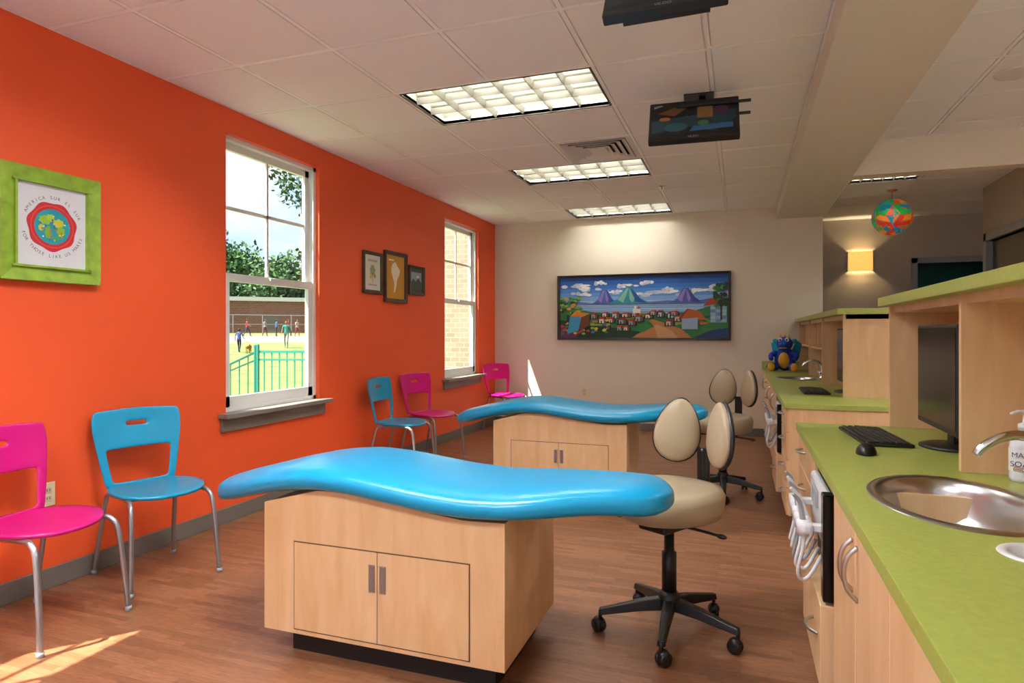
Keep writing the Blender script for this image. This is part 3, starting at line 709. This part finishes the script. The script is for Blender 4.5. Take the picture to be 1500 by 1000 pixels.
def plush():
    g=grp('dragon_plush_toy',(.47,7.80,ZC+.004),-12); g.scale=(.95,.95,1.0)
    Mb=mat('plush_blue','#1E40A8',.9,bump=.8,bscale=90,noise=.25,nscale=40); My=mat('plush_yellow','#D09A2A',.9); Mp=mat('plush_teal','#1C8FA8',.9)
    ell('body',(0,0,.13),(.12,.11,.13),Mb,g); ell('belly',(0,-.035,.125),(.085,.085,.105),My,g)
    ell('head',(0,-.04,.30),(.09,.085,.08),Mb,g); ell('snout',(0,-.12,.28),(.06,.065,.045),Mb,g)
    ell('mouth',(0,-.13,.262),(.05,.05,.02),My,g)
    for s in (-1,1):
        ell('eye_white',(s*.035,-.10,.345),(.022,.016,.026),M_wp,g); ell('pupil',(s*.035,-.115,.345),(.010,.006,.013),M_black,g)
        ell('nostril',(s*.022,-.18,.30),(.010,.008,.010),Mp,g)
        lathe('horn',[(.018,0),(.012,.03),(.003,.06)],(s*.045,-.02,.36),My,g,n=12)
        ell('ear',(s*.10,-.02,.33),(.035,.015,.025),Mp,g,(0,-s*30,0))
        ell('leg',(s*.10,-.09,.045),(.05,.085,.045),Mb,g,(0,0,s*20)); ell('foot',(s*.125,-.17,.045),(.042,.03,.045),My,g)
        tube('arm',[(s*.09,-.04,.2),(s*.14,-.09,.17),(s*.13,-.14,.13)],.032,Mb,g,rf=lambda t:1-.2*t)
        mesh('wing',[(s*.05,.06,.2),(s*.12,.08,.34),(s*.17,.09,.30),(s*.16,.09,.24),(s*.15,.09,.19),(s*.10,.08,.15)],[(0,1,2,3,4,5)],Mp,g).modifiers.new('s','SOLIDIFY').thickness=.012
    tube('tail',[(0,.08,.07),(-.10,.12,.045),(-.18,.08,.042),(-.20,0,.042)],.04,Mb,g,rf=lambda t:1-.7*t)
    for i in range(5): lathe('spike',[(.018,0),(.01,.02),(.002,.04)],(0,.0+.02*i,.375-.045*i),My,g,n=10,axis=(0,.3+.25*i,1))
plush()
# ---------------------------------------------------------------- hanging TVs
def tv(loc,rz,tilt,sc=1):
    g=grp('ceiling_mounted_television',loc,rz)
    Mt=Euler((R(tilt),0,0)).to_matrix()
    def T(o):
        for v in o.data.vertices: v.co=Mt@v.co
        return o
    T(box('bezel',-.25*sc,.25*sc,-.025,.02,-.16*sc,.16*sc,M_black,g)); bevel(g.children[0],.006)
    T(box('rear_shell',-.16,.16,.018,.06,-.10,.10,M_black,g))
    P=[('#101418',rect(-.218,-.125,.218,.135)),('#24505E',[(-.218,-.1),(-.05,-.05),(.1,-.11),(.218,-.02),(.218,.05),(-.218,.0)]),('#2E6E84',circ(-.09,-.06,.06,.035)),('#8A5A2A',[(-.19,.06),(-.1,.03),(-.02,.10),(-.06,.12)]),('#A87A4A',rect(.02,.0,.10,.09)),('#3A7AB6',[(-.02,-.1),(.2,-.09),(.2,-.05),(0,-.06)]),('#5A3A5A',circ(.14,.05,.04,.04)),('#C87A3A',circ(-.15,.01,.03,.015)),('#5A9A5A',circ(.05,-.04,.03,.02)),('#B8C4CC',[(-.21,.1),(-.16,.12),(-.17,.128),(-.21,.12)])]  # blurry reflections on the black screen, painted as coloured patches
    if sc<1: P=[('#0C0E10',rect(-.218,-.125,.218,.135)),('#1A2A30',[(-.218,-.1),(.218,-.06),(.218,.02),(-.218,-.02)])]
    else: P=[(c if i==0 else '#%02x%02x%02x'%tuple(int(int(c[k:k+2],16)*.78) for k in (1,3,5)),q) for i,(c,q) in enumerate(P)]
    o=art('screen',P,g,sx=1.07*sc,sz=1.06*sc,y=-.0255); T(o)
    o=text('badge','VILDO',.022,(0,0,0),M_grey,g,rot=(0,0,0))
    o.matrix_basis=Matrix.Translation(Mt@Vector((0,-.0262,-.147*sc)))@(Mt@Euler((R(90),0,0)).to_matrix()).to_4x4()
    zc=H-loc[2]
    tube('arm_lower',[(0,.05,0),(.0,.12,.04),(.05,.15,.08)],.016,M_black,g)
    tube('arm_upper',[(.05,.15,.08),(.16,.12,.10),(.26,.08,.10)],.016,M_black,g)
    cyl('drop_post',(.05,.15,.08),(.05,.15,zc-.001),.02,M_black,g)
    boxes('bracket_rails',[(-.1,.33,.02,.035,.10,.115),(-.1,.33,.06,.075,.04,.055),(-.06,.12,.09,.20,zc-.012,zc-.0045)],M_black,g)
tv((-.27,4.02,2.53),3,-32,1.05)
tv((-.265,2.46,2.545),-1,-32,.9)
# ---------------------------------------------------------------- pendant ball and sconce
g=grp('woven_ball_pendant',(1.487,7.6,2.45))
cyl('cord',(0,0,.17),(0,0,.285),.004,M_grey,g); lathe('canopy',[(.05,.288),(.045,.275),(.01,.27)],(0,0,0),mat('canopy_orange','#C9742E',.4),g)
pal=['#E8581C','#18A08E','#D8341E','#22AC4C','#F08826','#168CB0']
gold=(1+5**.5)/2; dirs=[]
for a in (-1,1):
    for b in (-1,1): dirs+=[Vector((0,a,b*gold)),Vector((a,b*gold,0)),Vector((b*gold,0,a))]
dirs=[d.normalized() for d in dirs if (d.z>0 or (abs(d.z)<1e-6 and d.x>0))]
ell('core',(0,0,0),(.165,.165,.165),mat('ball_core','#A2480F',.6,emit='#FF8A3A',es=.25),g)
for i,d in enumerate(dirs):
    for oi,off in enumerate((-.056,0,.056)):
        q=d.to_track_quat('Z','Y').to_matrix(); n=60
        V=[];F=[]
        for j in range(n):
            a=2*math.pi*j/n; w=1+.035*math.sin(5*a+i)
            for hz in (-.023,.023):
                z=off+hz; r2=math.sqrt(.186**2-z*z)*w; V.append(q@Vector((r2*math.cos(a),r2*math.sin(a),z)))
        for j in range(n): F.append((2*j,2*j+1,(2*j+3)%(2*n),(2*j+2)%(2*n)))
        ci=(i+oi*2)%6; mesh('band',V,F,mat('ball_%d'%ci,pal[ci],.45,emit=pal[ci],es=.12),g,True)
g=grp('wall_sconce',(1.47,YH,2.18))
box('backplate',-.09,.09,-.02,0,-.10,.10,M_steel,g,.004)
M_sc=mat('sconce_shade','#F2DDA8',.5,emit='#FFC45A',es=.6)
V=[];F=[];n=16
for z in (-.12,.12):
    for j in range(n+1):
        a=math.pi*j/n; V.append((-.145*math.cos(a),-.02-.085*math.sin(a),z))
for j in range(n): F.append((j,j+1,n+2+j,n+1+j))
o=mesh('shade',V,F,M_sc,g,True); m=o.modifiers.new('s','SOLIDIFY'); m.thickness=.004
boxes('shade_bars',[(-.148,.148,-.03,-.02,-.128,-.12),(-.148,.148,-.03,-.02,.12,.128),(-.15,-.142,-.03,0,-.128,.128),(.142,.15,-.03,0,-.128,.128)],M_steel,g)
pl=bpy.data.lights.new('sconce_bulb','POINT'); pl.energy=9; pl.color=(1,.78,.45); pl.shadow_soft_size=.03
o=bpy.data.objects.new('bulb_light',pl); COL.objects.link(o); o.location=(0,-.06,.0); o.parent=g
# ---------------------------------------------------------------- exterior
M_grass=mat('lawn','#5C6934',.95,noise=.35,nscale=1.2); M_conc=mat('concrete','#86847C',.9)
def zg(x,y):
    t=-.66*x+.75*y; return -.08+ (max(0,min(t,64)-42)*.058)
V=[];F=[];MI=[]
A=Vector((-.66,.75,0)).normalized(); B_=Vector((.75,.66,0)).normalized()
ts=[-6,10,30,42,46,50,52,56,60,64,90,140]
rows=[]
for t in ts:
    row=[]
    for b in (-70,-50,-30,-20,-12,-6,0,6,12,20,35):
        p=A*t+B_*b; x=min(p.x,XL-WT-.005); row.append((x,p.y,zg(p.x,p.y)))
    rows.append(row)
for r in rows: V+=r
nb=len(rows[0])
for i in range(len(ts)-1):
    for j in range(nb-1):
        a=i*nb+j; F.append((a,a+1,a+1+nb,a+nb)); MI.append(1 if ts[i] in(52,56) else 0)
mesh('ground_lawn',V,F,[M_grass,M_conc],midx=MI)
M_cb=brick_mat('cream_brick','#8C8470','#7E7460','#989484',3.2)
g=grp('neighbor_wing_building',(0,0,0)); box('brick_wall',-5.9,XL-WT-.01,9.3,14,-.1,5,M_cb,g); box('cornice',-6.05,XL-WT-.01,9.2,14,5,5.2,M_white,g)
M_rb=brick_mat('red_brick','#724538','#7E5042','#8A7062',1.2)
rz=math.degrees(math.atan2(.66,.75))
g=grp('school_building',(-56.4,64.8,1.19),rz)
box('brick_wall',-35,35,0,12,0,4.0,M_rb,g); box('roof_band',-35.5,35.5,-.4,12,4.0,4.5,mat('roof_white','#A8A6A0',.6),g)
boxes('school_doors',[(-30+15*i,-28+15*i,-.05,.05,0,2.3) for i in range(5)],mat('door_grey_ext','#645850',.6),g)
g=grp('schoolyard_fence',(-41.5,47.6,1.1),rz)
boxes('posts_rails',[(-20+2.5*i,-19.95+2.5*i,-.03,.03,0,1.8) for i in range(17)]+[(-20,20,-.02,.02,1.75,1.8),(-20,20,-.015,.015,.9,.93)],M_grey,g)
M_tf=mat('teal_fence','#2B8E80',.4)
def fence(p,q,drop=0):
    p=Vector(p+(0,));q=Vector(q+(0,)); L=(q-p).length; g=grp('teal_picket_fence',(p.x,p.y,-.08),math.degrees(math.atan2((q-p).y,(q-p).x)))
    n=int(L/.125); Lb=[(i*L/n-.009,i*L/n+.009,-.009,.009,.08,1.0) for i in range(n+1)]+[(0,L,-.015,.015,.98,1.02),(0,L,-.015,.015,.85,.88),(0,L,-.015,.015,.08,.11),(-.035,.035,-.035,.035,0,1.12),(L-.035,L+.035,-.035,.035,0,1.12)]
    o=boxes('pickets',Lb,M_tf,g)
    if drop:
        for v in o.data.vertices: v.co.z-=drop*v.co.x/L*min(1,max(0,v.co.z)/1.0)
fence((-7.85,8.87),(-6.1,9.45)); fence((-7.85,8.87),(-8.75,8.02),.62)
M_l=[mat('leaf_a','#2C5224',.8),mat('leaf_b','#40682A',.8),mat('leaf_c','#1F3E1A',.8)]
M_bark=mat('bark','#4A3C30',.9)
def tree(loc,h,cr,seed,leaf=.5,n=2600,base=.35):
    rn=random.Random(seed); g=grp('leafy_tree',loc)
    tube('trunk',[(0,0,0),(.1,0,h*.3),(0,.1,h*.6),(0,0,h*.85)],cr*.09,M_bark,g,rf=lambda t:1-.7*t)
    blobs=[(Vector((rn.uniform(-.6,.6)*cr,rn.uniform(-.6,.6)*cr,h*base+cr*.4+rn.random()*(h*(1-base)-cr*.8))),cr*rn.uniform(.35,.62)) for _ in range(11)]
    V=[];F=[];MI=[]
    for i in range(n):
        c,r_=rn.choice(blobs); d=Vector((rn.gauss(0,1),rn.gauss(0,1),rn.gauss(0,1))).normalized(); p=c+d*r_*rn.uniform(.6,1.02)
        u=Vector((rn.gauss(0,1),rn.gauss(0,1),rn.gauss(0,1))).normalized(); v=u.orthogonal().normalized(); s=leaf*rn.uniform(.5,1.1); k=len(V)
        V+=[p-u*s,p+v*s*.5,p+u*s,p-v*s*.5]; F.append((k,k+1,k+2,k+3)); MI.append(rn.choice([0,0,1,2]))
    mesh('foliage',V,F,M_l,g,midx=MI)
for i,(b,t,h,cr) in enumerate([(-32,100,17,7),(-22,104,20,8),(-13,101,19,7.5),(-6,103,15,7),(1,100,11.5,5.5),(8,103,12,6),(16,101,12,6),(25,104,12,6)]):
    p=A*t+B_*(b); tree((p.x,p.y,1.1),h,cr,i,.45,4200,.15)
tree((-8.75,11.75,-.08),5.6,1.1,40,.07,2200,.6)
# ---------------------------------------------------------------- people outside
def person(name,loc,face,h,shirt,pants,hair,skin='#7A4E34',pose='stand'):
    s=h/1.7; g=grp(name,loc,face)
    def P(x,y,z): return (x*s,y*s,z*s)
    st=.18 if pose in('walk','run') else .03
    if pose=='run': st=.3
    J={'pel':P(0,0,.93),'sp':P(0,-.01,1.12),'ch':P(0,-.02,1.33),'nk':P(0,-.02,1.46),'hd0':P(0,-.03,1.52),
       'hl':P(.09,0,.88),'kl':P(.10,-st*.8-.02,.48),'al':P(.10,-st,.08),'tl':P(.10,-st-.14,.03),
       'hr':P(-.09,0,.88),'kr':P(-.10,st*.25-.03,.49),'ar':P(-.10,st+.03,.10 if st<.1 else .14),'tr':P(-.10,st-.10,.03 if st<.1 else .05),
       'sl':P(.18,-.02,1.40),'el':P(.24,.03+st*.6,1.12),'wl':P(.25,-.06+st*.6,.88),'fl':P(.25,-.09+st*.6,.78),
       'sr':P(-.18,-.02,1.40),'er':P(-.24,.03-st*.6,1.12),'wr':P(-.25,-.10-st,.90+st*.4),'fr':P(-.25,-.16-st,.83+st*.6)}
    rad={'pel':.13,'sp':.115,'ch':.13,'nk':.055,'hd0':.05,'hl':.095,'kl':.06,'al':.042,'tl':.036,'hr':.095,'kr':.06,'ar':.042,'tr':.036,'sl':.062,'el':.042,'wl':.028,'fl':.034,'sr':.062,'er':.042,'wr':.028,'fr':.034}
    E=[('pel','sp'),('sp','ch'),('ch','nk'),('nk','hd0'),('pel','hl'),('hl','kl'),('kl','al'),('al','tl'),('pel','hr'),('hr','kr'),('kr','ar'),('ar','tr'),('ch','sl'),('sl','el'),('el','wl'),('wl','fl'),('ch','sr'),('sr','er'),('er','wr'),('wr','fr')]
    K=list(J); me=bpy.data.meshes.new('body'); me.from_pydata([J[k] for k in K],[(K.index(a),K.index(b)) for a,b in E],[])
    o=bpy.data.objects.new('body',me); COL.objects.link(o)
    md=o.modifiers.new('sk','SKIN'); md.use_smooth_shade=True
    for i,k in enumerate(K):
        v=o.data.skin_vertices[0].data[i]; v.radius=(rad[k]*s,rad[k]*s*.85); v.use_root=(k=='pel')
    m=o.modifiers.new('ss','SUBSURF'); m.levels=2; m.render_levels=2
    bake(o); o.parent=g
    ms=[mat('cloth_'+shirt,shirt,.8),mat('cloth_'+pants,pants,.8),mat('skin_'+skin,skin,.6),mat('shoe_dark','#222222',.6)]
    o.data.materials.clear()
    for q in ms:o.data.materials.append(q)
    for p in o.data.polygons:
        c=p.center/s; p.use_smooth=True
        i=0
        if c.z<.09: i=3
        elif c.z<.94 and abs(c.x)<.20: i=1
        elif c.z>1.45: i=2
        elif abs(c.x)>.205 and c.z<1.2: i=2
        p.material_index=i
    hz=1.60*s
    ell('head',(0,-.035*s,hz),(.078*s,.095*s,.115*s),ms[2],g,fn=lambda p:Vector((p.x*(1+.12*p.z/(.115*s)),p.y,p.z)))
    ell('hair',(0,-.018*s,hz+.022*s),(.086*s,.098*s,.112*s),mat('hair_'+hair,hair,.8),g,fn=lambda p:Vector((p.x,p.y+.02*s if p.z<0 else p.y,p.z)))
    ell('nose',(0,-.132*s,hz-.01*s),(.012*s,.016*s,.018*s),ms[2],g,seg=8,rings=6)
    for q in (-1,1):
        ell('eye',(q*.03*s,-.122*s,hz+.01*s),(.012*s,.006*s,.008*s),M_black,g,seg=8,rings=6); ell('ear',(q*.084*s,-.03*s,hz),(.01*s,.02*s,.03*s),ms[2],g,seg=8,rings=6)
    ell('mouth',(0,-.122*s,hz-.05*s),(.022*s,.006*s,.006*s),mat('lip','#8A3A34',.6),g,seg=8,rings=6)
    for q,k in ((1,'fl'),(-1,'fr')):
        p=Vector(J[k])
        for f in range(5):
            a=Vector((q*(.004),(-.03+.015*f)*s,-.02*s)); L_=(.055+.01*math.sin(f))*s
            if f==0: tube('thumb',[p,p+Vector((-q*.01*s,-.035*s,-.02*s)),p+Vector((-q*.01*s,-.045*s,-.05*s))],.008*s,ms[2],g,n=6,k=2)
            else: tube('finger_%d'%f,[p+a,p+a+Vector((-q*.005*s,0,-L_*.6)),p+a+Vector((-q*.015*s,0,-L_))],.008*s,ms[2],g,n=6,k=2)
    return g
def putp(x,y): return (x,y,zg(x,y))
person('child_walking',putp(-29.6,31.9),200,1.5,'#303E78','#22222C','#1A1210',pose='walk')
person('adult_standing',putp(-29.5,36.2),30,1.85,'#287A6C','#70706A','#1A1210',pose='walk')
for (x,y,sh,pa,f,po) in [(-39.9,43.9,'#9C2A22','#2A3448',120,'run'),(-38.7,44.7,'#7E7A74','#5A2424',100,'walk'),(-37.9,45.2,'#244E86','#1A1A1A',140,'stand'),(-37.3,46.0,'#A43030','#30303E',90,'run'),(-36.6,46.3,'#88847E','#742430',80,'walk')]:
    person('child_playing',putp(x,y),f,1.5,sh,pa,'#1A1210',pose=po)
def dog(loc,rz):
    g=grp('golden_dog',loc,rz)
    J={'pel':(-.28,0,.50),'mid':(0,0,.50),'ch':(.25,0,.50),'nk':(.38,0,.62),'hd':(.50,0,.70),'mz':(.62,0,.66),'t1':(-.42,0,.52),'t2':(-.6,0,.60)}
    rad={'pel':.11,'mid':.115,'ch':.14,'nk':.085,'hd':.085,'mz':.04,'t1':.035,'t2':.03}
    E=[('pel','mid'),('mid','ch'),('ch','nk'),('nk','hd'),('hd','mz'),('pel','t1'),('t1','t2')]
    for n_,s in (('L',.09),('R',-.09)):
        J['h1'+n_]=(-.27,s,.42);J['h2'+n_]=(-.20,s,.30);J['h3'+n_]=(-.34,s,.17);J['h4'+n_]=(-.31,s,.03);J['h5'+n_]=(-.25,s,.02)
        J['f1'+n_]=(.25,s,.38);J['f2'+n_]=(.22,s,.22);J['f3'+n_]=(.24,s,.03);J['f4'+n_]=(.29,s,.02)
        rad.update({'h1'+n_:.085,'h2'+n_:.06,'h3'+n_:.032,'h4'+n_:.025,'h5'+n_:.026,'f1'+n_:.06,'f2'+n_:.035,'f3'+n_:.026,'f4'+n_:.027})
        E+=[('pel','h1'+n_),('h1'+n_,'h2'+n_),('h2'+n_,'h3'+n_),('h3'+n_,'h4'+n_),('h4'+n_,'h5'+n_),('ch','f1'+n_),('f1'+n_,'f2'+n_),('f2'+n_,'f3'+n_),('f3'+n_,'f4'+n_)]
    K=list(J); me=bpy.data.meshes.new('body'); me.from_pydata([J[k] for k in K],[(K.index(a),K.index(b)) for a,b in E],[])
    o=bpy.data.objects.new('body',me); COL.objects.link(o); o.modifiers.new('sk','SKIN').use_smooth_shade=True
    for i,k in enumerate(K):
        v=o.data.skin_vertices[0].data[i]; v.radius=(rad[k],rad[k]); v.use_root=(k=='pel')
    m=o.modifiers.new('ss','SUBSURF'); m.levels=2; m.render_levels=2
    bake(o); o.data.materials.clear(); o.data.materials.append(mat('golden_fur','#8E6628',.9)); o.parent=g
    for s in (-1,1):
        ell('ear',(.47,s*.075,.70),(.035,.015,.055),mat('dark_fur','#744C20',.9),g); ell('eye',(.57,s*.035,.715),(.01,.01,.01),M_black,g,seg=8,rings=6)
    ell('nose',(.66,0,.665),(.018,.02,.015),M_black,g,seg=8,rings=6)
dog(putp(-28.6,31.6),140)
# ---------------------------------------------------------------- lights / world / camera
sd=bpy.data.lights.new('sun','SUN'); sd.energy=15.0; sd.angle=R(.53); sd.color=(1,.95,.85)
so=bpy.data.objects.new('sun',sd); COL.objects.link(so); so.rotation_euler=Vector((.32,.39,-.86)).to_track_quat('-Z','Y').to_euler(); so.location=(-5,-5,8)
w=bpy.data.worlds.new('World'); scene.world=w; w.use_nodes=True; nt=w.node_tree
bg=nt.nodes['Background']; tc=nt.nodes.new('ShaderNodeTexCoord'); mp=nt.nodes.new('ShaderNodeMapping'); mp.inputs['Scale'].default_value=(1,1,2.2)
n=nt.nodes.new('ShaderNodeTexNoise'); n.inputs['Scale'].default_value=2.6; n.inputs['Detail'].default_value=7
r=nt.nodes.new('ShaderNodeValToRGB'); r.color_ramp.elements[0].position=.36; r.color_ramp.elements[0].color=hx('#88AEDC'); r.color_ramp.elements[1].position=.58; r.color_ramp.elements[1].color=hx('#E8EEF6')
nt.links.new(tc.outputs['Generated'],mp.inputs['Vector']); nt.links.new(mp.outputs['Vector'],n.inputs['Vector']); nt.links.new(n.outputs['Fac'],r.inputs['Fac']); nt.links.new(r.outputs['Color'],bg.inputs['Color']); bg.inputs['Strength'].default_value=1.15
cd=bpy.data.cameras.new('camera'); cd.lens=935/1500*36; cd.sensor_width=36; cd.shift_y=-13/1500; cd.clip_start=.02; cd.clip_end=500
co=bpy.data.objects.new('camera',cd); COL.objects.link(co); co.location=(0,0,1.25); co.rotation_euler=(R(90),0,R(19.71)); scene.camera=co
scene.view_settings.view_transform='Standard'
scene.view_settings.exposure=0.7
